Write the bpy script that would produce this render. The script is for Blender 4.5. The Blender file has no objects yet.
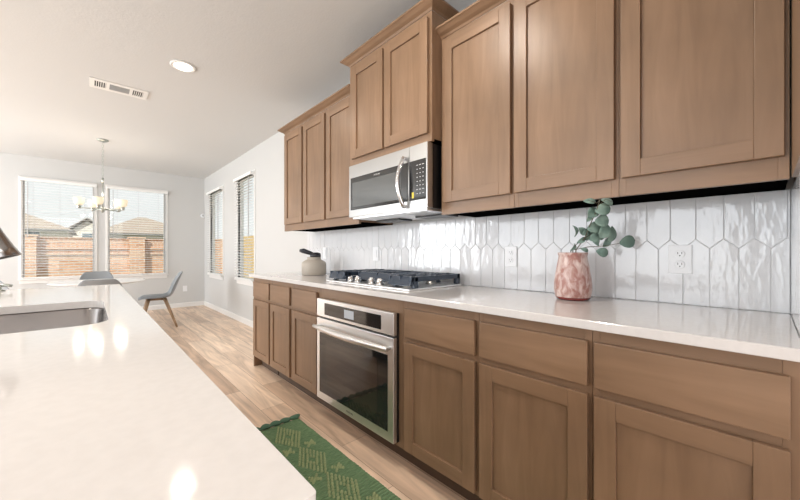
import bpy, bmesh, math, random
from mathutils import Vector, Matrix
random.seed(7)
S = bpy.context.scene
COL = S.collection
PI = math.pi
R = math.radians

# ------------------------------------------------------------ camera
cd = bpy.data.cameras.new('camera'); cam = bpy.data.objects.new('camera', cd); COL.objects.link(cam)
cd.sensor_width = 36; cd.lens = 15.165; cd.shift_y = 0.0025; cd.clip_start = 0.02
cam.location = (0, 0, 1.13); cam.rotation_euler = (R(90), 0, R(-42.7))
S.camera = cam
S.view_settings.view_transform = 'Standard'; S.view_settings.look = 'None'
S.view_settings.gamma = 1; S.view_settings.exposure = 0.54

# ------------------------------------------------------------ world, sun, large lights
w = bpy.data.worlds.new('sky'); S.world = w; w.use_nodes = True
nt = w.node_tree; nt.nodes.clear()
out = nt.nodes.new('ShaderNodeOutputWorld'); bg = nt.nodes.new('ShaderNodeBackground')
tc = nt.nodes.new('ShaderNodeTexCoord'); sx = nt.nodes.new('ShaderNodeSeparateXYZ'); cr = nt.nodes.new('ShaderNodeValToRGB')
nt.links.new(tc.outputs['Generated'], sx.inputs[0]); nt.links.new(sx.outputs['Z'], cr.inputs[0])
cr.color_ramp.elements[0].position = 0.0; cr.color_ramp.elements[0].color = (0.96, 0.96, 0.965, 1)
cr.color_ramp.elements[1].position = 0.6; cr.color_ramp.elements[1].color = (0.89, 0.91, 0.95, 1)
nt.links.new(cr.outputs[0], bg.inputs[0]); bg.inputs[1].default_value = 0.76
nt.links.new(bg.outputs[0], out.inputs[0])

def lamp(name, typ, loc, rot, energy, color=(1, 1, 1), **kw):
    l = bpy.data.lights.new(name, typ); l.energy = energy; l.color = color
    for k, v in kw.items(): setattr(l, k, v)
    o = bpy.data.objects.new(name, l); COL.objects.link(o); o.location = loc
    o.rotation_euler = rot; return o
def aim(d): return Vector(d).to_track_quat('-Z', 'Y').to_euler()
lamp('sun', 'SUN', (0, 0, 12), aim((0.55, 0.6, -0.62)), 3.8, (1, .95, .87), angle=R(1))
lamp('fill_side', 'AREA', (-4.05, 2.4, 1.35), aim((1, 0, 0.22)), 98, (.90, .95, 1), shape='RECTANGLE', size=4.6, size_y=2.1)  # added area fill standing in for daylight from the unseen left side
lamp('fill_rear', 'AREA', (-1.0, -2.45, 1.5), aim((0, 1, 0.15)), 44, (.97, .97, 1), shape='RECTANGLE', size=4.4, size_y=2.2)  # added fill behind the camera, the rear wall has no opening
lamp('fill_dining', 'AREA', (-4.05, 6.5, 1.35), aim((1, 0, 0.2)), 104, (.92, .96, 1), shape='RECTANGLE', size=1.9, size_y=1.9)  # added fill, out of view, to brighten the dining end

# ------------------------------------------------------------ materials
def mat(name, color, rough=.5, metal=0, spec=.5, emit=None, estr=0, trans=0, coat=0):
    m = bpy.data.materials.new(name); m.use_nodes = True
    b = m.node_tree.nodes['Principled BSDF']
    b.inputs['Base Color'].default_value = (*color, 1); b.inputs['Roughness'].default_value = rough
    b.inputs['Metallic'].default_value = metal; b.inputs['Specular IOR Level'].default_value = spec
    if emit: b.inputs['Emission Color'].default_value = (*emit, 1); b.inputs['Emission Strength'].default_value = estr
    if trans: b.inputs['Transmission Weight'].default_value = trans
    if coat: b.inputs['Coat Weight'].default_value = coat; b.inputs['Coat Roughness'].default_value = .08
    m['n'] = 1
    return m
def N(m, t): return m.node_tree.nodes.new(t)
def L(m, a, b): m.node_tree.links.new(a, b)
def bsdf(m): return m.node_tree.nodes['Principled BSDF']
def noise_color(m, c1, c2, scale=5, stretch=(1, 1, 1), detail=4, lo=.35, hi=.65, distort=0, coord='Object'):
    t = N(m, 'ShaderNodeTexCoord'); mp = N(m, 'ShaderNodeMapping'); n = N(m, 'ShaderNodeTexNoise'); r = N(m, 'ShaderNodeValToRGB')
    mp.inputs['Scale'].default_value = stretch
    n.inputs['Scale'].default_value = scale; n.inputs['Detail'].default_value = detail; n.inputs['Distortion'].default_value = distort
    r.color_ramp.elements[0].position = lo; r.color_ramp.elements[0].color = (*c1, 1)
    r.color_ramp.elements[1].position = hi; r.color_ramp.elements[1].color = (*c2, 1)
    L(m, t.outputs[coord], mp.inputs[0]); L(m, mp.outputs[0], n.inputs['Vector']); L(m, n.outputs['Fac'], r.inputs[0])
    L(m, r.outputs[0], bsdf(m).inputs['Base Color'])
    return n, r, mp
def noise_bump(m, scale, strength, dist=.002, stretch=(1, 1, 1), detail=3):
    t = N(m, 'ShaderNodeTexCoord'); mp = N(m, 'ShaderNodeMapping'); n = N(m, 'ShaderNodeTexNoise'); b = N(m, 'ShaderNodeBump')
    mp.inputs['Scale'].default_value = stretch; n.inputs['Scale'].default_value = scale; n.inputs['Detail'].default_value = detail
    b.inputs['Strength'].default_value = strength; b.inputs['Distance'].default_value = dist
    L(m, t.outputs['Object'], mp.inputs[0]); L(m, mp.outputs[0], n.inputs['Vector'])
    L(m, n.outputs['Fac'], b.inputs['Height']); L(m, b.outputs[0], bsdf(m).inputs['Normal'])

WOODA, WOODB, WOODC = (.212, .127, .073), (.258, .157, .093), (.295, .183, .112)
def wood_mat(name, stretch):
    m = mat(name, WOODB, .36, spec=.45)
    n, r, mp = noise_color(m, WOODA, WOODC, 2.2, stretch, 5, .25, .75, .6)
    n2 = N(m, 'ShaderNodeTexNoise'); n2.inputs['Scale'].default_value = 2.6; n2.inputs['Detail'].default_value = 3
    t = N(m, 'ShaderNodeTexCoord'); L(m, t.outputs['Object'], n2.inputs['Vector'])
    r2 = N(m, 'ShaderNodeValToRGB'); r2.color_ramp.elements[0].position = .3; r2.color_ramp.elements[0].color = (.86, .86, .86, 1)
    r2.color_ramp.elements[1].position = .7; r2.color_ramp.elements[1].color = (1.1, 1.08, 1.06, 1)
    L(m, n2.outputs['Fac'], r2.inputs[0])
    mx = N(m, 'ShaderNodeMix'); mx.data_type = 'RGBA'; mx.blend_type = 'MULTIPLY'; mx.inputs[0].default_value = 1
    L(m, r.outputs[0], mx.inputs[6]); L(m, r2.outputs[0], mx.inputs[7]); L(m, mx.outputs[2], bsdf(m).inputs['Base Color'])
    return m
WV = wood_mat('maple_vertical', (9, 9, 1.1))
WH = wood_mat('maple_horizontal', (9, 1.1, 9))
M_toe = mat('toe_kick_brown', (.09, .055, .035), .6)
M_under = mat('cabinet_underside_shade', (.003, .003, .003), .9, spec=.0)  # black base colour stands in for the deep shade under the wall cabinets
M_quartz = mat('white_quartz', (.80, .765, .735), .09, spec=.55)
noise_color(M_quartz, (.66, .635, .62), (.685, .66, .645), 60)
M_wall = mat('wall_paint_grey', (.62, .62, .612), .75, spec=.25); noise_bump(M_wall, 130, .12)
M_ceil = mat('ceiling_paint', (.68, .682, .677), .85, spec=.15); noise_bump(M_ceil, 70, .35, .003)
M_trim = mat('trim_white', (.82, .81, .79), .4)
M_blind = mat('blind_white', (.86, .86, .85), .45)
def thin_mat(name, c, k):
    m = mat(name, c, .5); tr = N(m, 'ShaderNodeBsdfTranslucent'); tr.inputs[0].default_value = (*c, 1)
    mx = N(m, 'ShaderNodeMixShader'); mx.inputs[0].default_value = k; o = m.node_tree.nodes['Material Output']
    L(m, bsdf(m).outputs[0], mx.inputs[1]); L(m, tr.outputs[0], mx.inputs[2]); L(m, mx.outputs[0], o.inputs[0]); return m
M_slat = thin_mat('blind_slat_white', (.84, .84, .83), .12)
M_white = mat('plate_white', (.86, .87, .89), .35)
M_tile = mat('tile_glossy_white', (.72, .725, .74), .09, spec=.6); noise_bump(M_tile, 13, .55, .004, (1, 2.2, 1), 2)
M_grout = mat('grout_grey', (.72, .72, .73), .85)
M_steel = mat('brushed_steel', (.82, .82, .82), .36, 1); noise_bump(M_steel, 60, .05, .0005, (1, .05, 4))
M_sink = mat('sink_steel', (.33, .31, .30), .22, 1)
M_chrome = mat('polished_chrome', (.72, .72, .73), .12, 1)
M_nickel = mat('brushed_nickel', (.50, .53, .50), .3, 1)
M_black = mat('black_glass', (.012, .013, .014), .05, spec=.7)
M_blackp = mat('black_plastic', (.008, .008, .009), .35)
M_win = mat('microwave_window_glass', (.085, .09, .09), .07, spec=.8)
M_ovenwin = mat('oven_window_glass', (.03, .022, .018), .05, spec=.8)
M_iron = mat('cast_iron', (.045, .06, .085), .22, .25); noise_bump(M_iron, 200, .2, .0005)
M_faucet = mat('faucet_dark_steel', (.36, .35, .35), .2, 1)
M_burner = mat('burner_metal', (.45, .44, .42), .35, 1)
M_display = mat('display_grey', (.35, .38, .42), .2, emit=(.55, .6, .68), estr=.12)
M_mark = mat('button_marks', (.5, .5, .5), .5)
M_badge = mat('badge_silver', (.5, .5, .5), .3)
M_yellow = mat('yellow_sticker', (.75, .58, .06), .5)
M_shell = mat('chair_shell_grey', (.27, .29, .31), .45)
M_pad = mat('chair_pad_grey', (.29, .31, .33), .65)
M_oak = mat('oak_leg', (.36, .24, .14), .5); noise_color(M_oak, (.29, .185, .105), (.42, .29, .18), 5, (8, 8, 1))
M_tablew = mat('table_white', (.88, .88, .87), .3)
M_jar = mat('jar_greige', (.43, .385, .33), .6); noise_bump(M_jar, 60, .15, .001)
M_jarlid = mat('jar_lid_black', (.012, .013, .02), .35)
M_glassgreen = None
M_leaf = mat('eucalyptus_leaf', (.13, .23, .18), .55); noise_color(M_leaf, (.15, .24, .20), (.27, .38, .32), 18)
M_stem = mat('eucalyptus_stem', (.13, .11, .07), .6)
M_shade = mat('frosted_shade', (.72, .64, .50), .4, emit=(1, .84, .60), estr=.30)
M_diff = mat('downlight_diffuser', (.9, .9, .88), .4, emit=(1, .93, .82), estr=2)
M_dark = mat('dark_void', (.05, .05, .05), .8)
M_vent = mat('vent_grey', (.42, .42, .42), .6)
# vase
M_vase = mat('rust_pink_glass', (.5, .25, .2), .38, spec=.5)
n, r, mp = noise_color(M_vase, (.36, .165, .135), (.70, .57, .53), 42, (1, 1, .55), 8, .36, .66, .6)
noise_bump(M_vase, 45, .35, .002)
M_vaseb = mat('red_glass_base', (.20, .035, .03), .08, spec=.8)
M_steelmw = mat('microwave_steel', (.47, .47, .465), .28, 1)
# glass
def glass_mat():
    m = bpy.data.materials.new('window_glass'); m.use_nodes = True; t = m.node_tree; t.nodes.clear()
    o = t.nodes.new('ShaderNodeOutputMaterial'); mx = t.nodes.new('ShaderNodeMixShader')
    a = t.nodes.new('ShaderNodeBsdfTransparent'); g = t.nodes.new('ShaderNodeBsdfGlossy'); f = t.nodes.new('ShaderNodeFresnel')
    g.inputs['Roughness'].default_value = .02; a.inputs[0].default_value = (.95, .97, .96, 1); 
    mx.inputs[0].default_value = .05; t.nodes.remove(f); t.links.new(a.outputs[0], mx.inputs[1]); t.links.new(g.outputs[0], mx.inputs[2])
    t.links.new(mx.outputs[0], o.inputs[0]); return m
M_glass = glass_mat()
# floor planks along Y
def plank_mat():
    m = mat('plank_floor', (.5, .35, .24), .33, spec=.4)
    t = N(m, 'ShaderNodeTexCoord'); mp = N(m, 'ShaderNodeMapping'); mp.inputs['Rotation'].default_value = (0, 0, R(90))
    br = N(m, 'ShaderNodeTexBrick')
    br.inputs['Scale'].default_value = 1; br.inputs['Brick Width'].default_value = 1.22; br.inputs['Row Height'].default_value = .18
    br.inputs['Mortar Size'].default_value = .0014; br.inputs['Mortar Smooth'].default_value = .3; br.offset = .37; br.inputs['Bias'].default_value = 0
    br.inputs['Color1'].default_value = (0, 0, 0, 1); br.inputs['Color2'].default_value = (1, 1, 1, 1); br.inputs['Mortar'].default_value = (.3, .3, .3, 1)
    L(m, t.outputs['Object'], mp.inputs[0]); L(m, mp.outputs[0], br.inputs['Vector'])
    rp = N(m, 'ShaderNodeValToRGB'); e = rp.color_ramp.elements
    e[0].position = 0; e[0].color = (.58, .41, .29, 1); e[1].position = 1; e[1].color = (.95, .75, .575, 1)
    x = rp.color_ramp.elements.new(.5); x.color = (.78, .58, .43, 1)
    L(m, br.outputs['Color'], rp.inputs[0])
    mp2 = N(m, 'ShaderNodeMapping'); mp2.inputs['Scale'].default_value = (9, .9, 1)
    n = N(m, 'ShaderNodeTexNoise'); n.inputs['Scale'].default_value = 1.6; n.inputs['Detail'].default_value = 7; n.inputs['Distortion'].default_value = 1.2
    L(m, t.outputs['Object'], mp2.inputs[0]); L(m, mp2.outputs[0], n.inputs['Vector'])
    r2 = N(m, 'ShaderNodeValToRGB'); r2.color_ramp.elements[0].position = .3; r2.color_ramp.elements[0].color = (.66, .64, .63, 1)
    r2.color_ramp.elements[1].position = .68; r2.color_ramp.elements[1].color = (1.12, 1.12, 1.12, 1)
    L(m, n.outputs['Fac'], r2.inputs[0])
    mx = N(m, 'ShaderNodeMix'); mx.data_type = 'RGBA'; mx.blend_type = 'MULTIPLY'; mx.inputs[0].default_value = 1
    L(m, rp.outputs[0], mx.inputs[6]); L(m, r2.outputs[0], mx.inputs[7])
    mm = N(m, 'ShaderNodeMix'); mm.data_type = 'RGBA'; mm.inputs[7].default_value = (.22, .15, .10, 1)
    L(m, br.outputs['Fac'], mm.inputs[0]); L(m, mx.outputs[2], mm.inputs[6])
    L(m, mm.outputs[2], bsdf(m).inputs['Base Color'])
    return m
M_floor = plank_mat()
def brick_mat(name, c1, c2, mortar, bw, rh, plane='XZ'):
    m = mat(name, c1, .85, spec=.2)
    t = N(m, 'ShaderNodeTexCoord'); s = N(m, 'ShaderNodeSeparateXYZ'); c = N(m, 'ShaderNodeCombineXYZ')
    L(m, t.outputs['Object'], s.inputs[0]); L(m, s.outputs['X'], c.inputs[0]); L(m, s.outputs['Z'], c.inputs[1])
    br = N(m, 'ShaderNodeTexBrick'); br.inputs['Scale'].default_value = 1
    br.inputs['Brick Width'].default_value = bw; br.inputs['Row Height'].default_value = rh; br.inputs['Mortar Size'].default_value = .008
    br.inputs['Color1'].default_value = (*c1, 1); br.inputs['Color2'].default_value = (*c2, 1); br.inputs['Mortar'].default_value = (*mortar, 1)
    L(m, c.outputs[0], br.inputs['Vector']); L(m, br.outputs['Color'], bsdf(m).inputs['Base Color']); return m
M_brick = brick_mat('brick_orange', (.50, .26, .15), (.62, .38, .25), (.66, .60, .52), .22, .085)
M_soldier = brick_mat('brick_soldier', (.52, .28, .17), (.60, .35, .22), (.60, .52, .45), .10, .26)
# rug
M_rug = mat('rug_green', (.085, .155, .065), .95, spec=.1)
noise_color(M_rug, (.12, .20, .105), (.19, .29, .155), 40, (1, 6, 1))
t_ = N(M_rug, 'ShaderNodeTexCoord'); wv_ = N(M_rug, 'ShaderNodeTexWave'); wv_.bands_direction = 'Y'; wv_.inputs['Scale'].default_value = 16; wv_.inputs['Distortion'].default_value = 1.2; wv_.inputs['Detail'].default_value = 2
bp_ = N(M_rug, 'ShaderNodeBump'); bp_.inputs['Strength'].default_value = .9; bp_.inputs['Distance'].default_value = .006
L(M_rug, t_.outputs['Object'], wv_.inputs['Vector']); L(M_rug, wv_.outputs['Fac'], bp_.inputs['Height']); L(M_rug, bp_.outputs[0], bsdf(M_rug).inputs['Normal'])
M_tuft = mat('rug_tuft_green', (.33, .38, .20), .95, spec=.1)
M_fringe = mat('rug_fringe_green', (.10, .18, .12), .95, spec=.1)
M_roof = mat('roof_shingle', (.40, .36, .32), .9, spec=.1); noise_color(M_roof, (.36, .30, .25), (.40, .335, .28), 12)
M_cream = mat('house_wall_cream', (.68, .64, .57), .8)
M_gutter = mat('gutter_dark', (.16, .16, .16), .6)
M_pane = mat('house_window_pane', (.12, .17, .2), .15)
M_ground = mat('ground_grass', (.20, .22, .12), .95); noise_color(M_ground, (.14, .17, .08), (.27, .26, .16), 3)
M_fence = mat('fence_wood', (.58, .42, .20), .8); noise_color(M_fence, (.48, .34, .16), (.66, .50, .27), 4, (1, 8, 1))

# ------------------------------------------------------------ mesh helpers
def box(bm, x0, x1, y0, y1, z0, z1, mi=0, rot=None, piv=None):
    vs = [bm.verts.new(p) for p in [(x0, y0, z0), (x1, y0, z0), (x1, y1, z0), (x0, y1, z0), (x0, y0, z1), (x1, y0, z1), (x1, y1, z1), (x0, y1, z1)]]
    for f in [(0, 3, 2, 1), (4, 5, 6, 7), (0, 1, 5, 4), (1, 2, 6, 5), (2, 3, 7, 6), (3, 0, 4, 7)]:
        fc = bm.faces.new([vs[i] for i in f]); fc.material_index = mi
    if rot is not None:
        bmesh.ops.transform(bm, matrix=Matrix.Translation(piv) @ rot @ Matrix.Translation(-Vector(piv)), verts=vs)
    return vs
def tube(bm, pts, rad, seg=12, cap=True, mi=0, smooth=True):
    pts = [Vector(p) for p in pts]; n = len(pts)
    rads = rad if isinstance(rad, (list, tuple)) else [rad] * n
    rings = []; prev = None
    for i, p in enumerate(pts):
        d = (pts[min(i + 1, n - 1)] - pts[max(i - 1, 0)]).normalized()
        if prev is None:
            u = d.orthogonal().normalized()
        else:
            u = (prev - d * prev.dot(d)).normalized()
        prev = u; v = d.cross(u)
        rings.append([bm.verts.new(p + (u * math.cos(2 * PI * k / seg) + v * math.sin(2 * PI * k / seg)) * rads[i]) for k in range(seg)])
    for a, b in zip(rings, rings[1:]):
        for k in range(seg):
            f = bm.faces.new([a[k], a[(k + 1) % seg], b[(k + 1) % seg], b[k]]); f.smooth = smooth; f.material_index = mi
    if cap:
        f = bm.faces.new(rings[0][::-1]); f.material_index = mi; f = bm.faces.new(rings[-1]); f.material_index = mi
def lathe(bm, prof, c=(0, 0, 0), seg=32, mi=0, mis=None, M=None):
    rings = []
    for r, z in prof:
        ring = []
        for k in range(seg):
            p = Vector((r * math.cos(2 * PI * k / seg), r * math.sin(2 * PI * k / seg), z))
            if M is not None: p = M @ p
            ring.append(bm.verts.new(p + Vector(c)))
        rings.append(ring)
    for i, (a, b) in enumerate(zip(rings, rings[1:])):
        for k in range(seg):
            f = bm.faces.new([a[k], a[(k + 1) % seg], b[(k + 1) % seg], b[k]]); f.smooth = True
            f.material_index = mis[i] if mis else mi
    for ring, rv in ((rings[0], True), (rings[-1], False)):
        f = bm.faces.new(ring[::-1] if rv else ring); f.material_index = mis[0 if rv else -1] if mis else mi
def sweep(bm, path, prof, closed=False, mi=0):
    """path: XY points, prof: (offset to the left of travel, z)"""
    P = [Vector((p[0], p[1])) for p in path]; n = len(P); rings = []
    for i in range(n):
        d1 = (P[i] - P[i - 1]).normalized() if i > 0 else (P[1] - P[0]).normalized()
        d2 = (P[i + 1] - P[i]).normalized() if i < n - 1 else d1
        n1 = Vector((-d1.y, d1.x)); n2 = Vector((-d2.y, d2.x)); m = (n1 + n2); m = m / m.dot(n1) if m.dot(n1) else n1
        rings.append([bm.verts.new((P[i].x + m.x * o, P[i].y + m.y * o, z)) for o, z in prof])
    k = len(prof)
    for a, b in zip(rings, rings[1:]):
        for j in range(k):
            f = bm.faces.new([a[j], a[(j + 1) % k], b[(j + 1) % k], b[j]]); f.material_index = mi
    bm.faces.new(rings[0][::-1]); bm.faces.new(rings[-1])

def link(name, bm, mats, parent=None, bevel=0, off=None, smooth=False, bseg=2):
    bmesh.ops.recalc_face_normals(bm, faces=bm.faces[:])
    me = bpy.data.meshes.new(name); bm.to_mesh(me); bm.free()
    if off is not None: me.transform(Matrix.Translation(-Vector(off)))
    for m in (mats if isinstance(mats, (list, tuple)) else [mats]): me.materials.append(m)
    o = bpy.data.objects.new(name, me); COL.objects.link(o)
    if parent is not None: o.parent = parent
    if smooth:
        for p in me.polygons: p.use_smooth = True
    if bevel:
        b = o.modifiers.new('bevel', 'BEVEL'); b.width = bevel; b.segments = bseg; b.limit_method = 'ANGLE'; b.angle_limit = R(40)
    return o
def thing(name, label, cat, loc=(0, 0, 0), rz=0, group=None):
    o = bpy.data.objects.new(name, None); COL.objects.link(o); o.location = loc; o.rotation_euler = (0, 0, rz)
    o.empty_display_size = .1
    o['label'] = label; o['category'] = cat
    if group: o['group'] = group
    return o
def part(name, bm, mats, root, **kw):   # bm given in world axes, root unrotated
    return link(name, bm, mats, root, off=root.location if root.parent is None else wloc(root), **kw)
def wloc(o):
    v = Vector((0, 0, 0))
    while o is not None: v = v + Vector(o.location); o = o.parent
    return v
def tag(o, label, cat, group=None):
    o['label'] = label; o['category'] = cat
    if group: o['group'] = group
    return o
def struct(name, bm, m, parent=None, **kw):
    o = link(name, bm, m, parent, **kw)
    if parent is None: o['kind'] = 'structure'
    return o
def tree_copy(o, parent=None):
    c = o.copy(); COL.objects.link(c)
    if parent is not None: c.parent = parent
    for ch in [x for x in list(S.objects) if x.parent == o]: tree_copy(ch, c)
    return c
NB = bmesh.new

# ------------------------------------------------------------ room shell
XW, YF, ZC = 1.81, 8.11, 2.69
XL, YB = -4.2, -2.6
T = .14
bm = NB(); box(bm, XL, XW, YB, YF, -.1, 0); struct('floor', bm, M_floor)
bm = NB(); box(bm, XL - T, XW + T, YB - T, YF + T, ZC, ZC + .12); struct('ceiling', bm, M_ceil)
def wall_holes(name, axis, p0, p1, a0, a1, holes):
    """axis 'X': wall spans x=a0..a1 at y p0..p1; holes (lo,hi,z0,z1) sorted"""
    bm = NB()
    def b(lo, hi, z0, z1):
        if hi - lo < 1e-4 or z1 - z0 < 1e-4: return
        if axis == 'X': box(bm, lo, hi, p0, p1, z0, z1)
        else: box(bm, p0, p1, lo, hi, z0, z1)
    cur = a0
    for lo, hi, z0, z1 in holes:
        b(cur, lo, 0, ZC); b(lo, hi, 0, z0); b(lo, hi, z1, ZC); cur = hi
    b(cur, a1, 0, ZC)
    return struct(name, bm, M_wall)
WZ0, WZ1 = .70, 2.31
FARW = [(-.785, .065), (.262, 1.115)]
RW = [(5.16, 5.90), (6.76, 7.62)]
wall_holes('wall_far', 'X', YF, YF + T, XL - T, XW + T, [(a, b, WZ0, WZ1) for a, b in FARW])
wall_holes('wall_right', 'Y', XW, XW + .085, YB - T, YF, [(a, b, WZ0, WZ1) for a, b in RW])
wall_holes('wall_left', 'Y', XL - T, XL, YB - T, YF, [(.0, 4.8, .02, 2.3), (5.5, 7.5, .4, 2.3)])
wall_holes('wall_rear', 'X', YB - T, YB, XL, XW, [])
bm = NB(); box(bm, 1.33, XW, -.5, -.06, 0, 1.34); struct('wall_return', bm, M_tile)
# baseboards
bp = [(0, 0), (.014, 0), (.014, .075), (.008, .088), (0, .09)]
bm = NB(); sweep(bm, [(XL, YF), (XW, YF)], [(-o, z) for o, z in bp]); struct('baseboard_far', bm, M_trim)
bm = NB(); sweep(bm, [(XW, 3.47), (XW, YF - .014)], bp); struct('baseboard_right', bm, M_trim)

# ------------------------------------------------------------ windows
def window(i, side, lo, hi):
    z0, z1 = WZ0, WZ1
    def bx(bm, a0, a1, d0, d1, c0, c1):   # a along wall, d outward from room face, c height
        if side == 'far': box(bm, a0, a1, YF + d0, YF + d1, c0, c1)
        else: box(bm, XW + d0, XW + d1, a0, a1, c0, c1)
    f = .018
    bm = NB()
    for a0, a1, c0, c1 in [(lo, lo + f, z0, z1), (hi - f, hi, z0, z1), (lo + f, hi - f, z0, z0 + f), (lo + f, hi - f, z1 - f, z1)]:
        bx(bm, a0, a1, .03, .075, c0, c1)
    zm = 1.50
    w = struct('window_%d' % i, bm, M_trim, bevel=.003)
    bm = NB(); bx(bm, lo + f, hi - f,   .050, .056, z0 + f, z1 - f); struct('pane', bm, M_glass, w)
    # liner of the opening (returns)
    bm = NB()
    for a0, a1, c0, c1 in [(lo - .012, lo, z0, z1), (hi, hi + .012, z0, z1), (lo - .012, hi + .012, z1, z1 + .012)]:
        bx(bm, a0, a1, -.006, .03, c0, c1)
    struct('jamb', bm, M_trim, w)
    bm = NB()
    for a0, a1, c0, c1 in [(lo - .045, lo - .0125, z0, z1 + .045), (hi + .0125, hi + .045, z0, z1 + .045), (lo - .0125, hi + .0125, z1 + .0125, z1 + .045)]:
        bx(bm, a0, a1, -.012, -.0005, c0, c1)
    struct('casing', bm, M_trim, w, bevel=.002)
    bm = NB(); bx(bm, lo - .05, hi + .05, -.05, .03, z0 - .024, z0 - .0005); 
    struct('window_sill', bm, M_trim, w, bevel=.004)
    bm = NB(); bx(bm, lo - .035, hi + .035, -.016, -.0005, z0 - .085, z0 - .0245)
    struct('sill_apron', bm, M_trim, w, bevel=.003)
window(1, 'far', *FARW[0]); window(2, 'far', *FARW[1])
window(3, 'right', *RW[0]); window(4, 'right', *RW[1])
def blind(side, lo, hi, label, tilt):
    cx = (lo + hi) / 2
    loc = (cx, YF, WZ0) if side == 'far' else (XW, cx, WZ0)
    t = thing('window_blind', label, 'blind', loc)
    t['group'] = 'white slatted blinds on the dining windows'
    def bx(bm, a0, a1, d0, d1, c0, c1, rot=0):
        if side == 'far':
            box(bm, a0, a1, YF + d0, YF + d1, c0, c1, rot=Matrix.Rotation(rot, 4, 'X'), piv=(0, YF + (d0 + d1) / 2, (c0 + c1) / 2))
        else:
            box(bm, XW + d0, XW + d1, a0, a1, c0, c1, rot=Matrix.Rotation(-rot, 4, 'Y'), piv=(XW + (d0 + d1) / 2, 0, (c0 + c1) / 2))
    w0, w1 = lo - .035, hi + .035
    bm = NB(); bx(bm, w0, w1, -.072, -.062, WZ1 - .035, WZ1 + .012)
    bx(bm, w0, w0 + .012, -.062, -.013, WZ1 - .035, WZ1 + .012); bx(bm, w1 - .012, w1, -.062, -.013, WZ1 - .035, WZ1 + .012)
    part('valance', bm, M_blind, t, bevel=.003)
    bm = NB(); n = 0; z = WZ1 - .065
    while z > WZ0 + .05:
        bx(bm, lo - .008, hi + .008, -.058, -.010, z - .002, z + .002, tilt); z -= .0435; n += 1
    part('slats', bm, M_slat, t)
    bm = NB(); bx(bm, lo - .008, hi + .008, -.056, -.012, WZ0 + .004, WZ0 + .022); part('bottom_rail', bm, M_blind, t, bevel=.003)
    wd = hi - lo
    for fr in (.14, .5, .86):
        bm = NB(); a = lo + wd * fr; bx(bm, a - .0015, a + .0015, -.061, -.0595, WZ0 + .02, WZ1 - .05); part('ladder_cord', bm, M_mark, t)
    bm = NB(); a = lo + wd * .07; bx(bm, a - .005, a + .005, -.073, -.063, WZ1 - .95, WZ1 - .05); part('tilt_wand', bm, M_mark, t, bevel=.002)
    return t
blind('far', *FARW[0], 'white slatted blind on the left window of the far wall', R(8))
blind('far', *FARW[1], 'white slatted blind on the right window of the far wall', R(8))
blind('right', *RW[0], 'white slatted blind on the side window nearest the cabinets', R(15))
blind('right', *RW[1], 'white slatted blind on the narrow side window beside the room corner', R(15))

# ------------------------------------------------------------ exterior
bm = NB(); box(bm, -40, 40, YF + T + .01, 60, -.3, -.12); box(bm, XW + T + .01, 40, -5, YF + T + .01, -.3, -.12); box(bm, -40, XL - T - .01, -5, YF + T + .01, -.3, -.12)
struct('ground_outside', bm, M_ground)
bw = thing('brick_wall', 'orange brick garden wall with pillars seen through the far windows', 'wall', (0, 14, -.12))
bm = NB(); box(bm, -9, 5.4, 14.0, 14.2, -.12, 1.25); part('wall_panel', bm, M_brick, bw)
bm = NB(); box(bm, -9, 5.4, 13.96, 14.2, 1.27, 1.53); part('soldier_course', bm, M_soldier, bw)
bm = NB(); box(bm, -9, 5.4, 13.93, 14.2, 1.215, 1.27); box(bm, -9, 5.4, 13.94, 13.999, 1.05, 1.10); part('ledge', bm, M_brick, bw)
bm = NB(); box(bm, -9, 5.4, 13.93, 14.22, 1.53, 1.57); part('coping', bm, M_brick, bw)
for px in (-6.3, -3.9, -1.47, .953, 3.38):
    bm = NB(); box(bm, px, px + .39, 13.76, 14.25, -.12, 1.57); box(bm, px - .03, px + .42, 13.73, 14.28, 1.57, 1.61); part('pillar', bm, M_brick, bw)
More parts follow.
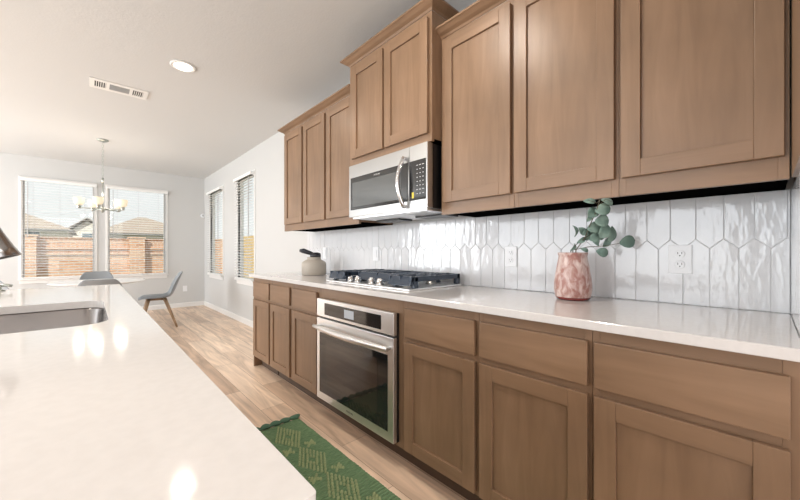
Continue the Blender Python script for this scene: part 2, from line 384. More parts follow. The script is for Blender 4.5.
def house(label, x0, x1, y0, y1, ze, zr, rx0, rx1, win=None, gable=False):
    t = thing('house', label, 'house', ((x0 + x1) / 2, y0, -.12))
    bm = NB(); box(bm, x0 + .3, x1 - .3, y0 + .3, y1 - .3, -.12, ze); part('wall', bm, M_cream, t)
    bm = NB(); ym = (y0 + y1) / 2
    if gable:
        xm = (x0 + x1) / 2
        a = [(x0, y0, ze), (xm, y0, zr), (x1, y0, ze), (x0, y1, ze), (xm, y1, zr), (x1, y1, ze)]
        a2 = [(p[0], p[1], p[2] + .12) for p in a]; V = [bm.verts.new(p) for p in a + a2]
        for f in [(6, 7, 10, 9), (7, 8, 11, 10), (0, 3, 4, 1), (1, 4, 5, 2), (0, 1, 7, 6), (1, 2, 8, 7), (3, 9, 10, 4), (4, 10, 11, 5), (0, 6, 9, 3), (2, 5, 11, 8)]: bm.faces.new([V[i] for i in f])
        rf = part('roof', bm, M_roof, t)
        bm = NB(); V = [bm.verts.new(p) for p in [(x0 + .3, y0 + .3, ze - .01), (x1 - .3, y0 + .3, ze - .01), (xm, y0 + .3, zr - .13), (x0 + .3, y0 + .45, ze - .01), (x1 - .3, y0 + .45, ze - .01), (xm, y0 + .45, zr - .13)]]
        for f in [(0, 1, 2), (3, 5, 4), (0, 3, 4, 1), (1, 4, 5, 2), (2, 5, 3, 0)]: bm.faces.new([V[i] for i in f])
        part('gable_wall', bm, M_cream, t)
        bm = NB()
        tube(bm, [(x0, y0 - .03, ze + .04), (xm, y0 - .03, zr + .04)], .03, 6); tube(bm, [(xm, y0 - .03, zr + .04), (x1, y0 - .03, ze + .04)], .03, 6)
        part('gutter', bm, M_gutter, t)
    else:
        V = [bm.verts.new(p) for p in [(x0, y0, ze), (x1, y0, ze), (x1, y1, ze), (x0, y1, ze), (rx0, ym, zr), (rx1, ym, zr)]]
        for f in [(0, 1, 5, 4), (1, 2, 5), (2, 3, 4, 5), (3, 0, 4), (3, 2, 1, 0)]: bm.faces.new([V[i] for i in f])
        part('roof', bm, M_roof, t)
        bm = NB(); box(bm, x0, x1, y0 - .08, y0, ze - .1, ze + .03); part('gutter', bm, M_gutter, t)
    if win:
        bm = NB(); box(bm, win[0], win[1], y0 + .24, y0 + .3, win[2], win[3]); wf = part('window_frame', bm, M_trim, t)
        bm = NB(); box(bm, win[0] + .06, win[1] - .06, y0 + .22, y0 + .24, win[2] + .06, win[3] - .06); link('pane', bm, M_pane, wf, off=wloc(wf))
    return t
house('tan hip roofed house behind the brick wall seen in the left window', -11, -.66, 28, 38, 2.44, 4.6, -6, -5.2, (-2.70, -2.03, 1.9, 2.36))
house('small pale gabled house between the two tan roofs', -1.46, 1.25, 39, 47, 2.9, 3.95, 0, 0, (-.49, .8, 1.75, 2.75), True)
house('tan hip roofed house behind the brick wall seen in the right window', .15, 6.2, 28, 34, 2.33, 3.66, 2.6, 3.1, (.8, 1.9, 1.2, 2.1))
ft = thing('garden_fence', 'yellowish wooden side fence glimpsed through the side windows', 'fence', (4.2, 8, -.12))
bm = NB()
for k in range(64): box(bm, 4.19, 4.21, 4 + k * .15, 4.145 + k * .15, -.12, 1.7)
part('boards', bm, M_fence, ft)
for y in (4.4, 6.8, 9.2, 11.6, 13.2):
    bm = NB(); box(bm, 4.212, 4.30, y, y + .09, -.12, 1.65); part('post', bm, M_fence, ft)
bm = NB(); box(bm, 4.211, 4.25, 4, 13.6, .3, .38); box(bm, 4.211, 4.25, 4, 13.6, 1.3, 1.38); part('rail', bm, M_fence, ft)

# ------------------------------------------------------------ cabinet parts
def shaker(y0, y1, z0, z1, xf, th=.02, rail=.06, rec=.010):
    bm = NB(); xb = xf + th
    box(bm, xf, xb, y0, y0 + rail, z0, z1, 0); box(bm, xf, xb, y1 - rail, y1, z0, z1, 0)
    box(bm, xf, xb, y0 + rail, y1 - rail, z0, z0 + rail, 1); box(bm, xf, xb, y0 + rail, y1 - rail, z1 - rail, z1, 1)
    box(bm, xf + rec, xb, y0 + rail, y1 - rail, z0 + rail, z1 - rail, 0)
    return bm
def slab(y0, y1, z0, z1, xf, th=.02):
    bm = NB(); box(bm, xf, xf + th, y0, y1, z0, z1, 0); return bm
XF = 1.20        # base face frame
CT = .914        # counter top height
CB = .884
def base_unit(y0, y1, dy0, dy1, label, end=False):
    t = thing('base_cabinet', label, 'cabinet', (XF, (y0 + y1) / 2, 0))
    bm = NB(); box(bm, XF + .0205, XW - .003, y0 + .0005, y1 - .0005, .105, CB - .001); part('body', bm, WV, t)
    # face frame
    bm = NB(); a, b = y0 + .0005, y1 - .0005; x0, x1 = XF, XF + .02
    s0, s1 = dy0 + .012, dy1 - .012
    box(bm, x0, x1, a, s0, .105, CB - .001, 0); box(bm, x0, x1, s1, b, .105, CB - .001, 0)
    for z0, z1 in ((.105, .135), (.66, .71), (.83, CB - .001)): box(bm, x0, x1, s0, s1, z0, z1, 1)
    part('face_frame', bm, [WV, WH], t, bevel=.001)
    part('door', shaker(dy0, dy1, .120, .671, XF - .0205), [WV, WH], t, bevel=.0016)
    part('drawer', slab(dy0, dy1, .697, .843, XF - .0205), WH, t, bevel=.003)
    bm = NB(); box(bm, XF + .07, XF + .085, y0 + (.02 if end else .0005), y1 - (.02 if end else .0005), 0, .104); part('toe_kick', bm, M_toe, t)
    if end:
        bm = NB(); box(bm, XF - .0, XW - .003, y1 - .0004, y1 + .018, 0, CB - .001); part('end_panel', bm, WV, t, bevel=.0015)
    return t
base_unit(3.0, 3.425, 3.014, 3.40, 'maple base cabinet at the far end of the run, beside the dining area', True)
base_unit(2.571, 3.0, 2.593, 2.98, 'narrow maple base cabinet in the middle of the three left of the oven')
base_unit(2.14, 2.571, 2.155, 2.548, 'maple base cabinet directly left of the wall oven')
base_unit(.812, 1.27, .824, 1.249, 'maple base cabinet directly right of the wall oven')
base_unit(.380, .812, .390, .800, 'maple base cabinet under the counter left of the vase, second right of the oven')
base_unit(-.0595, .380, -.0395, .3697, 'nearest maple base cabinet with the widest drawer, at the right edge')
# oven housing
t = thing('oven_cabinet', 'maple cabinet housing the built-in oven below the cooktop', 'cabinet', (XF, 1.705, 0))
bm = NB(); box(bm, XF, XF + .02, 1.2705, 1.325, .105, CB - .001, 0); box(bm, XF, XF + .02, 2.08, 2.1395, .105, CB - .001, 0)
box(bm, XF, XF + .02, 1.325, 2.08, .80, CB - .001, 1); box(bm, XF, XF + .02, 1.325, 2.08, .105, .15, 1); part('face_frame', bm, [WV, WH], t, bevel=.001)
bm = NB(); box(bm, XF + .0205, XW - .003, 1.2705, 1.29, .105, CB - .06); box(bm, XF + .0205, XW - .003, 2.12, 2.1395, .105, CB - .06); box(bm, XW - .02, XW - .003, 1.29, 2.12, .105, CB - .06); box(bm, XF + .0205, XW - .02, 1.29, 2.12, .105, .125)
part('body', bm, WV, t)
bm = NB(); box(bm, XF + .07, XF + .085, 1.2705, 2.1395, 0, .104); part('toe_kick', bm, M_toe, t)

# countertop (right run)
bm = NB(); box(bm, 1.16, XW - .0005, -.0595, 3.465, CB, CT)
tag(link('countertop', bm, M_quartz, bevel=.003), 'long white quartz countertop over the maple base cabinets along the tiled wall', 'countertop')

# ------------------------------------------------------------ backsplash tiles
bs = thing('backsplash', 'glossy white elongated hexagon tile backsplash between counter and wall cabinets', 'backsplash', (XW, 1.7, CT))
bm = NB(); box(bm, XW - .0065, XW - .0006, -.0595, 3.49, CT + .0005, 1.349); part('grout', bm, M_grout, bs)
bm = NB(); pitch, ph = .0812, .0271
def hex_tile(cy, zlo_tip, zhi_tip):
    g = .0012; h = .0385; hw = pitch / 2 - g
    poly = [(cy, zlo_tip + g), (cy + hw, zlo_tip + h), (cy + hw, zhi_tip - h), (cy, zhi_tip - g), (cy - hw, zhi_tip - h), (cy - hw, zlo_tip + h)]
    # clip to region
    def clip(pl, ax, v, keep_less):
        o = []
        for i in range(len(pl)):
            a, b = pl[i - 1], pl[i]
            ia = (a[ax] <= v) == keep_less; ib = (b[ax] <= v) == keep_less
            if ia != ib:
                t_ = (v - a[ax]) / (b[ax] - a[ax]); o.append(tuple(a[k] + t_ * (b[k] - a[k]) for k in (0, 1)))
            if ib: o.append(b)
        return o
    for ax, v, kl in ((1, CT + .002, False), (1, 1.3485, True), (0, -.058, False), (0, 3.489, True)):
        poly = clip(poly, ax, v, kl)
        if len(poly) < 3: return
    c = Vector((sum(p[0] for p in poly) / len(poly), sum(p[1] for p in poly) / len(poly)))
    if len(poly) < 3: return
    tl = [random.uniform(-.0008, .0008) for _ in range(2)]
    x0, x1 = XW - .0064, XW - .0094
    ra = [bm.verts.new((x0, p[0], p[1])) for p in poly]
    rb = [bm.verts.new((x1 + .0009, p[0], p[1])) for p in poly]
    rc = []
    for p in poly:
        q = Vector(p); d = (c - q); q = q + d.normalized() * min(.0022, d.length * .4)
        rc.append(bm.verts.new((x1 + tl[0] * (q.x - c.x) / .04 + tl[1] * (q.y - c.y) / .13, q.x, q.y)))
    m_ = len(poly)
    for A, B in ((ra, rb), (rb, rc)):
        for k in range(m_): bm.faces.new([A[k], A[(k + 1) % m_], B[(k + 1) % m_], B[k]])
    bm.faces.new(rc)
k = -2
while ph + pitch * k < 3.6:
    yj = ph + pitch * k
    hex_tile(yj, .914 - .06, 1.1815)                      # lower row: centre on the upper row's joints
    hex_tile(yj + pitch / 2, 1.143, 1.143 + .2875)
    k += 1
bmesh.ops.remove_doubles(bm, verts=bm.verts, dist=1e-6)
part('tiles', bm, M_tile, bs)

# ------------------------------------------------------------ wall cabinets
ZU, ZT = 1.34, 2.333
XU = 1.47
def upper(y0, y1, doors, label, z0=ZU, z1=ZT, xu=XU, zd=(1.405, 2.30)):
    t = thing('wall_cabinet', label, 'cabinet', (xu, (y0 + y1) / 2, z0))
    a, b = y0 + .0005, y1 - .0005
    bm = NB(); box(bm, xu + .0205, XW - .003, a, b, z0 + .014, z1); part('body', bm, WV, t)
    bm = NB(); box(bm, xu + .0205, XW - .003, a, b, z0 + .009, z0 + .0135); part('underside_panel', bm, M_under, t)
    bm = NB(); x0, x1 = xu, xu + .02
    s = [a] + [v for d in doors for v in (d[0] + .012, d[1] - .012)] + [b]
    for i in range(0, len(s), 2): box(bm, x0, x1, s[i], s[i + 1], z0, z1, 0)
    for i in range(1, len(s) - 1, 2):
        box(bm, x0, x1, s[i], s[i + 1], z0, zd[0] + .012, 1); box(bm, x0, x1, s[i], s[i + 1], zd[1] - .012, z1, 1)
    part('face_frame', bm, [WV, WH], t, bevel=.001)
    for d in doors: part('door', shaker(d[0], d[1], zd[0], zd[1], xu - .0205), [WV, WH], t, bevel=.0016)
    return t
upper(2.905, 3.335, [(2.925, 3.30)], 'maple wall cabinet at the far left end of the upper run')
upper(2.497, 2.905, [(2.513, 2.89)], 'middle one of the three maple wall cabinets left of the microwave')
upper(2.041, 2.497, [(2.085, 2.48)], 'maple wall cabinet left of the microwave, half hidden by the taller one')
upper(1.246, 2.04, [(1.2655, 1.634), (1.653, 1.999)], 'taller two-door maple wall cabinet above the microwave', 1.745, 2.465, 1.39, (1.79, 2.43))
upper(.80, 1.2455, [(.8118, 1.2185)], 'maple wall cabinet just right of the microwave')
upper(.374, .80, [(.386, .7915)], 'maple wall cabinet right of the microwave, second of three')
upper(-.048, .374, [(-.0374, .3633)], 'nearest maple wall cabinet above the vase and right outlet')
t = thing('deep_cabinet', 'sliver of a deeper maple cabinet side at the right edge of the upper run', 'cabinet', (1.4, -.28, ZU))
bm = NB(); box(bm, .95, XW - .003, -.50, -.068, ZU + .002, ZT); part('body', bm, WV, t)
bm = NB(); box(bm, .95, XU + .001, -.067, -.051, ZU + .002, ZT); part('side_panel', bm, WV, t, bevel=.0015)
# crowns (profile offset is outward)
CP = [(0, 0), (.002, 0), (.010, .010), (.028, .020), (.044, .032), (.052, .036), (.052, .046), (0, .046)]
def crown(path, z, label):
    bm = NB(); sweep(bm, path, [(o, z + h) for o, h in CP])
    c = Vector((path[0][0], path[0][1], z))
    tag(link('crown_moulding', bm, WH, bevel=.001), label, 'moulding')
crown([(XW - .003, 3.335), (XU, 3.335), (XU, 2.0945)][::-1], ZT + .0005, 'maple crown moulding over the three far wall cabinets') if False else None
def crown_run(pts, z, label):
    # travel so that outward (-X) lies to the left of travel: travel toward -Y has left = +X, so travel toward +Y
    bm = NB(); sweep(bm, pts, [(o, z + h) for o, h in CP]); tag(link('crown_moulding', bm, WH), label, 'moulding')
crown_run([(XU, 2.095), (XU, 3.335), (XW - .003, 3.335)], ZT + .0005, 'maple crown moulding over the three far wall cabinets')
crown_run([(XW - .003, 1.246), (1.39, 1.246), (1.39, 2.04), (XW - .003, 2.04)], 2.4655, 'higher maple crown moulding on the cabinet above the microwave')
crown_run([(XU, -.048), (XU, 1.2455)], ZT + .0005, 'maple crown moulding over the near wall cabinets right of the microwave')

# ------------------------------------------------------------ microwave
def text_part(txt, name, size, loc, parent, m, rot=(R(90), 0, R(-90)), ext=.0003):
    cu = bpy.data.curves.new(name, 'FONT'); cu.body = txt; cu.size = size; cu.extrude = ext; cu.align_x = 'CENTER'; cu.align_y = 'CENTER'
    tmp = bpy.data.objects.new('tmp', cu); COL.objects.link(tmp)
    dg = bpy.context.evaluated_depsgraph_get(); me = bpy.data.meshes.new_from_object(tmp.evaluated_get(dg)); bpy.data.objects.remove(tmp)
    me.materials.clear(); me.materials.append(m)
    o = bpy.data.objects.new(name, me); COL.objects.link(o); o.parent = parent
    o.location = Vector(loc) - wloc(parent); o.rotation_euler = rot
    return o
my0, my1, mz0, mz1, mxf = 1.262, 2.022, 1.365, 1.742, 1.37
t = thing('microwave', 'stainless over-the-range microwave with curved handle above the cooktop', 'microwave', (mxf, 1.64, mz0))
bm = NB(); box(bm, mxf + .045, XW - .012, my0 + .004, my1 - .004, mz0 + .012, mz1 - .001); part('body', bm, M_blackp, t, bevel=.003)
ysp = 1.405  # door / control split
bm = NB(); box(bm, mxf, mxf + .044, ysp + .001, my1, mz0 + .012, mz1 - .001)
door = part('door', bm, M_steelmw, t, bevel=.0012)
bm = NB(); box(bm, mxf - .003, mxf + .0005, ysp + .012, my1 - .022, 1.425, 1.652); gl = link('glass', bm, M_black, door, off=wloc(door), bevel=.001)
bm = NB(); box(bm, mxf - .0042, mxf - .0031, 1.475, my1 - .045, 1.445, 1.615); link('window', bm, M_win, door, off=wloc(door))
text_part('FRIGIDAIRE', 'badge', .0125, (mxf - .0045, 1.70, 1.632), door, M_badge)
bm = NB(); pts = []; rr = []
for k in range(15):
    a = k / 14; z = 1.39 + a * .292; bow = math.sin(a * PI); pts.append((mxf - .018 - .040 * bow, 1.432 + .012 * bow, z))
tube(bm, [(p[0], p[1], p[2]) for p in pts], .0125, 14); 
for z in (1.395, 1.677): tube(bm, [(mxf + .001, 1.432, z), (mxf - .02, 1.432, z)], .011, 12)
link('handle', bm, M_chrome, door, off=wloc(door))
bm = NB(); box(bm, mxf, mxf + .044, my0, ysp - .001, mz0 + .012, mz1 - .001); cp = part('control_panel', bm, M_steelmw, t, bevel=.0012)
bm = NB(); box(bm, mxf - .003, mxf + .0005, my0 + .012, ysp - .002, 1.425, 1.652); link('keypad_glass', bm, M_black, cp, off=wloc(cp), bevel=.001)
bm = NB()
for r_ in range(8):
    for c_ in range(3):
        y = my0 + .030 + c_ * .023; z = 1.622 - r_ * .023; wd = .0045 if r_ not in (0, 6) else .007
        box(bm, mxf - .0036, mxf - .0031, y - wd, y + wd, z - .002, z + .002)
link('button_marks', bm, M_mark, cp, off=wloc(cp))
bm = NB(); box(bm, mxf - .0038, mxf - .0031, 1.365, 1.380, 1.438, 1.472); link('sticker', bm, M_yellow, cp, off=wloc(cp))
bm = NB(); box(bm, mxf + .02, XW - .04, my0 + .02, my1 - .02, mz0, mz0 + .0115); 
for k in range(12): box(bm, mxf + .06, mxf + .20, 1.36 + k * .012, 1.365 + k * .012, mz0 - .003, mz0)
part('vent_grille', bm, M_steel, t)
bm = NB(); box(bm, mxf + .21, mxf + .34, my0 + .05, my0 + .30, mz0 - .012, mz0 - .0005); part('filter', bm, M_blackp, t)
bm = NB(); box(bm, mxf + .21, mxf + .34, my1 - .30, my1 - .05, mz0 - .012, mz0 - .0005); part('filter', bm, M_blackp, t)

# ------------------------------------------------------------ wall oven
oy0, oy1, oxf = 1.302, 2.098, 1.155
t = thing('wall_oven', 'stainless built-in oven with dark glass door in the lower cabinets', 'oven', (oxf, 1.7, .13))
bm = NB(); box(bm, XF + .001 - .003, XW - .06, 1.327, 2.078, .153, .798); box(bm, XF - .020, XF - .002, oy0 + .004, oy1 - .004, .132, .808); part('body', bm, M_blackp, t)
bm = NB(); box(bm, oxf, oxf + .0245, oy0, oy1, .694, .813); cp = part('control_panel', bm, M_steel, t, bevel=.003)
bm = NB(); box(bm, oxf - .002, oxf + .0005, oy0 + .10, oy1 - .105, .712, .790); link('control_glass', bm, M_black, cp, off=wloc(cp), bevel=.001)
bm = NB(); box(bm, oxf - .003, oxf - .0021, 1.655, 1.755, .726, .776); link('display', bm, M_display, cp, off=wloc(cp))
bm = NB(); box(bm, oxf, oxf + .0245, oy0, oy1, .135, .683); door = part('door', bm, M_steel, t, bevel=.003)
bm = NB(); box(bm, oxf - .002, oxf + .0005, oy0 + .045, oy1 - .04, .185, .588); link('glass', bm, M_black, door, off=wloc(door), bevel=.002)
bm = NB(); box(bm, oxf - .0030, oxf - .0021, oy0 + .13, oy1 - .125, .245, .552); link('window', bm, M_ovenwin, door, off=wloc(door))
bm = NB(); pts = []; rr = []
for k in range(19):
    a = k / 18; bow = math.sin(a * PI); pts.append((oxf - .030 - .022 * bow, oy0 + .012 + a * (oy1 - oy0 - .024), .628 )); rr.append(.012 + .008 * bow)
tube(bm, pts, rr, 14)
for y in (oy0 + .03, oy1 - .03): tube(bm, [(oxf + .001, y, .628), (oxf - .033, y, .628)], .010, 12)
link('handle', bm, M_steel, door, off=wloc(door))
text_part('FRIGIDAIRE', 'badge', .014, (oxf - .0006, 1.70, .160), door, M_gutter)

# ------------------------------------------------------------ cooktop
cy0, cy1, cx0, cx1 = 1.32, 2.20, 1.285, 1.755
t = thing('gas_cooktop', 'stainless gas cooktop with black cast iron grates on the counter', 'cooktop', (1.5, 1.76, CT))
bm = NB(); box(bm, cx0, cx1, cy0, cy1, CT + .0003, CT + .012); part('tray', bm, M_steel, t, bevel=.004)
for bx_, by_, br_ in ((1.42, 1.47, .036), (1.63, 1.47, .030), (1.55, 1.76, .046), (1.42, 2.05, .030), (1.63, 2.05, .036)):
    bm = NB(); lathe(bm, [(br_ * 1.25, CT + .0122), (br_ * 1.2, CT + .020), (br_, CT + .024), (br_, CT + .030)], (bx_, by_, 0), 24)
    b = part('burner', bm, M_burner, t)
    bm = NB(); lathe(bm, [(br_ * .95, CT + .0305), (br_ * .98, CT + .036), (br_ * .8, CT + .040)], (bx_, by_, 0), 24); link('burner_cap', bm, M_iron, b, off=wloc(b))
def wedge(bm, x, y0, y1, z0, z1):
    pr = [(x - .012, z0), (x + .016, z0), (x + .030, z1), (x + .012, z1)]
    a = [bm.verts.new((p[0], y0, p[1])) for p in pr]; b = [bm.verts.new((p[0], y1, p[1])) for p in pr]
    bm.faces.new(a); bm.faces.new(b[::-1])
    for k in range(4): bm.faces.new([a[k], a[(k + 1) % 4], b[(k + 1) % 4], b[k]])
def grate(y0, y1, x0, x1):
    bm = NB(); zt = CT + .078; h = .020; bwd = .014
    # outer frame: deep front/back bars
    wedge(bm, x0, y0, y1, CT + .026, zt); box(bm, x1 - .016, x1, y0, y1, CT + .045, zt)
    box(bm, x0, x1, y0, y0 + bwd, zt - .030, zt); box(bm, x0, x1, y1 - bwd, y1, zt - .030, zt)
    for (fx, fy) in ((x0 + .03, y0), (x0 + .03, y1 - .03), (x1 - .03, y0), (x1 - .03, y1 - .03)):
        box(bm, fx, fx + .03, fy, fy + .03, CT + .0125, zt - .002)
    ym = (y0 + y1) / 2; xm = (x0 + x1) / 2
    box(bm, x0, x1, ym - .006, ym + .006, zt - h, zt + .002); box(bm, xm - .006, xm + .006, y0, y1, zt - h, zt + .002)
    for xq in (x0 + (x1 - x0) * .25, x0 + (x1 - x0) * .75):
        box(bm, xq - .005, xq + .005, y0, y0 + (y1 - y0) * .36, zt - h, zt + .002); box(bm, xq - .005, xq + .005, y1 - (y1 - y0) * .36, y1, zt - h, zt + .002)
    part('grate', bm, M_iron, t, bevel=.003)
grate(1.325, 1.515, cx0 + .02, 1.745); grate(1.985, 2.175, cx0 + .02, 1.745); grate(1.54, 1.96, 1.40, 1.745)
for y in (1.953, 1.868, 1.716, 1.632):
    bm = NB(); lathe(bm, [(.026, 0), (.025, .006), (.020, .008), (.0205, .030), (.018, .034)], (1.335, y, CT + .0122), 20)
    box(bm, 1.333, 1.337, y - .017, y + .017, CT + .046, CT + .051)
    part('knob', bm, M_chrome, t)

# ------------------------------------------------------------ outlets and switches
def plate(side, c, z, label, kind='outlet', name='outlet_plate', cat='outlet'):
    if side == 'bs': X0 = XW - .0112
    if side == 'bs':
        t = thing(name, label, cat, (X0, c, z))
        bm = NB(); box(bm, X0 - .005, X0, c - .038, c + .038, z - .059, z + .059); part('cover', bm, M_white, t, bevel=.002)
        if kind == 'outlet':
            for dz in (.022, -.022):
                bm = NB(); lathe(bm, [(.0165, 0), (.0165, .0022), (.015, .0026)], (0, 0, 0), 20, M=Matrix.Translation((X0 - .005, c, z + dz)) @ Matrix.Rotation(R(-90), 4, 'Y'))
                s = part('socket', bm, M_white, t)
                bm = NB(); xs = X0 - .0078
                box(bm, xs - .0002, xs, c - .0075, c - .0055, z + dz - .001, z + dz + .008); box(bm, xs - .0002, xs, c + .0055, c + .0075, z + dz - .001, z + dz + .008)
                box(bm, xs - .0002, xs, c - .002, c + .002, z + dz - .009, z + dz - .005); link('slot', bm, M_blackp, s, off=wloc(s))
        else:
            bm = NB(); box(bm, X0 - .009, X0 - .0051, c - .017, c + .017, z - .033, z + .033); part('rocker', bm, M_white, t, bevel=.001)
    else:
        t = thing(name, label, cat, (c, YF - .0005, z))
        bm = NB(); box(bm, c - .038, c + .038, YF - .0055, YF - .0005, z - .059, z + .059); part('cover', bm, M_white, t, bevel=.002)
        for dz in (.022, -.022):
            bm = NB(); box(bm, c - .015, c + .015, YF - .0075, YF - .0056, z + dz - .015, z + dz + .015); part('socket', bm, M_white, t, bevel=.003)
plate('bs', .239, 1.10, 'white wall outlet on the backsplash right of the vase')
plate('bs', 1.0, 1.104, 'white wall outlet on the backsplash between cooktop and vase')
plate('bs', 2.251, 1.115, 'white switch plate on the backsplash behind the left side of the cooktop', 'switch', 'switch_plate', 'switch')
plate('bs', 3.095, 1.12, 'white switch plate on the backsplash beside the beige jar', 'switch', 'switch_plate', 'switch')
plate('far', 1.454, .378, 'white wall outlet low on the far wall behind the side chair')
t = thing('motion_sensor', 'small white round motion sensor high in the room corner', 'sensor', (1.785, 8.09, 1.90))
bm = NB(); lathe(bm, [(.03, 0), (.045, .01), (.045, .03), (.03, .042)], (0, 0, 0), 20, M=Matrix.Translation((1.775, YF - .001, 1.90)) @ Matrix.Rotation(R(90), 4, 'X')); part('housing', bm, M_white, t)
bm = NB(); lathe(bm, [(.022, 0), (.018, .006)], (0, 0, 0), 16, M=Matrix.Translation((1.775, YF - .044, 1.90)) @ Matrix.Rotation(R(90), 4, 'X')); part('lens', bm, M_badge, t)

# ------------------------------------------------------------ vase with eucalyptus
vx, vy = 1.625, .597
t = thing('vase', 'mottled rust pink glass vase standing on the counter', 'vase', (vx, vy, CT))
prof = [(.060, .0005), (.068, .004), (.073, .014), (.0785, .045), (.078, .075), (.073, .115), (.066, .155), (.0605, .185), (.0585, .198), (.0615, .205), (.0625, .213), (.059, .214), (.055, .198), (.068, .12), (.072, .05), (.062, .012)]
bm = NB(); lathe(bm, prof, (vx, vy, CT), 40, mis=[1, 1] + [0] * (len(prof) - 3)); part('body', bm, [M_vase, M_vaseb], t)
# frame for the sprig: right on screen ~ (0.735,-0.678), away ~ (0.678,0.735)
ax = Vector((.735, -.678, 0)); ay = Vector((.678, .735, 0)); UP = Vector((0, 0, 1))
vc = Vector((vx, vy, CT + .21))
t = thing('eucalyptus_sprig', 'green eucalyptus branch with round leaves standing in the pink vase', 'plant', (vx, vy, CT + .02))
PXM = 1.545 / 337 * .80      # metres across per sample step
def VP(px, py, d=0):   # offsets measured on the sprig, metres from the mouth centre
    D = 1.545 + d - .25 * (max(0, 252 - py) / 55) ** 1.15      # the branch leans out from under the cabinet
    return Vector((0, 0, 1.13)) + ay * D + ax * ((px - 400) / 337 * D) + UP * ((252 - py) / 337 * D)
def stem(pts, r0, r1):
    bm = NB(); n_ = len(pts); tube(bm, pts, [r0 + (r1 - r0) * i / (n_ - 1) for i in range(n_)], 6); part('stem', bm, M_stem, t)
stem([VP(574, 285), VP(576, 250), VP(585, 238, -.01), VP(590, 225, -.01), VP(596, 212, -.02), VP(600, 200, -.02)], .0028, .0012)
stem([VP(571, 285), VP(573, 250), VP(588, 247, -.02), VP(604, 246, -.03), VP(622, 243, -.04)], .0026, .0010)
stem([VP(570, 285), VP(571, 250), VP(580, 241, .0), VP(593, 233, .01), VP(601, 228, .01)], .0024, .001)
stem([VP(600, 200, -.02), VP(597, 203, -.02), VP(588, 200, 0)], .0012, .0008)
stem([VP(600, 204, -.02), VP(606, 199, -.02), VP(612, 202, -.02)], .0012, .0008)
def leaf(px, py, L_, W_, ang, d, yaw=0, pitch_=0):
    bm = NB(); n_ = 7; base = VP(px, py, d)
    rows = []
    for i in range(n_ + 1):
        s_ = i / n_; wv = W_ * math.sin(PI * min(1, s_ * .97 + .03)) ** .62 / 2; x = (s_ - .5) * L_
        z = -.012 * (2 * s_ - 1) ** 2
        rows.append([Vector((x, wv * q, z * 1 - .004 * (1 - abs(q)))) for q in (-1, -.5, 0, .5, 1)])
    Rm = Matrix.Rotation(ang, 4, 'Z')
    Y = Matrix.Rotation(yaw, 4, 'Y') @ Matrix.Rotation(pitch_, 4, 'X')
    out_ = []
    for rw in rows:
        out_.append([])
        for p in rw:
            q = Y @ (Rm @ p)            # local: x right, y up, z toward viewer
            out_[-1].append(bm.verts.new(base + ax * q.x + UP * q.y - ay * q.z))
    for a, b in zip(out_, out_[1:]):
        for k in range(4): bm.faces.new([a[k], a[k + 1], b[k + 1], b[k]])
    o = part('leaf', bm, M_leaf, t, smooth=True)
    s = o.modifiers.new('thick', 'SOLIDIFY'); s.thickness = .0009
for a in [(605, 209, .060, .046, .2, -.03), (594, 212, .046, .044, .9, -.01), (591.5, 201, .046, .020, -.1, -.01), (610, 202, .056, .024, -.35, -.02, .3),
          (604, 220.5, .056, .050, .1, -.04), (596, 227, .060, .046, .25, -.02), (606, 231, .062, .052, 1.0, -.05), (613, 234, .074, .046, 1.25, -.03, .4),
          (596, 237, .046, .040, .5, -.05), (587, 232, .036, .026, .8, 0), (604, 252.5, .052, .040, -.3, -.06), (629.5, 241.5, .066, .052, .2, -.05),
          (577, 231, .050, .030, 1.9, .01, .7), (583, 240, .044, .022, .6, -.01), (575, 247, .04, .018, .9, -.01, .4), (590, 218, .03, .02, 1.2, 0), (599, 243, .04, .026, -.2, -.02, .5), (586, 250, .036, .018, -.4, -.03), (590, 235, .048, .036, 1.2, .02), (601, 236, .046, .034, -.5, .01), (583, 231, .04, .03, 2.2, .02), (608, 242, .05, .03, 1.0, .01)]:
    leaf(a[0], a[1], a[2] * 1.02, a[3] * 1.05, *a[4:])

# ------------------------------------------------------------ jar
jx, jy = 1.57, 2.906
t = thing('ceramic_jar', 'squat beige ceramic jar with black stopper at the far end of the counter', 'jar', (jx, jy, CT))
bm = NB(); lathe(bm, [(.104, .0005), (.112, .006), (.113, .105), (.108, .120), (.082, .138), (.064, .146), (.062, .158), (.066, .166), (.060, .168)], (jx, jy, CT), 40); part('body', bm, M_jar, t)
bm = NB()
lathe(bm, [(.050, .1685), (.052, .180), (.046, .205), (.02, .212)], (jx + .01, jy - .01, CT), 24)
st = part('stopper', bm, M_jarlid, t)
bm = NB(); c0 = Vector((jx, jy, CT + .195))
tube(bm, [c0, c0 - ax * .05 + UP * .015, c0 - ax * .10 + UP * .032, c0 - ax * .135 + UP * .035], [.014, .02, .024, .014], 12)
link('lever', bm, M_jarlid, st, off=wloc(st))

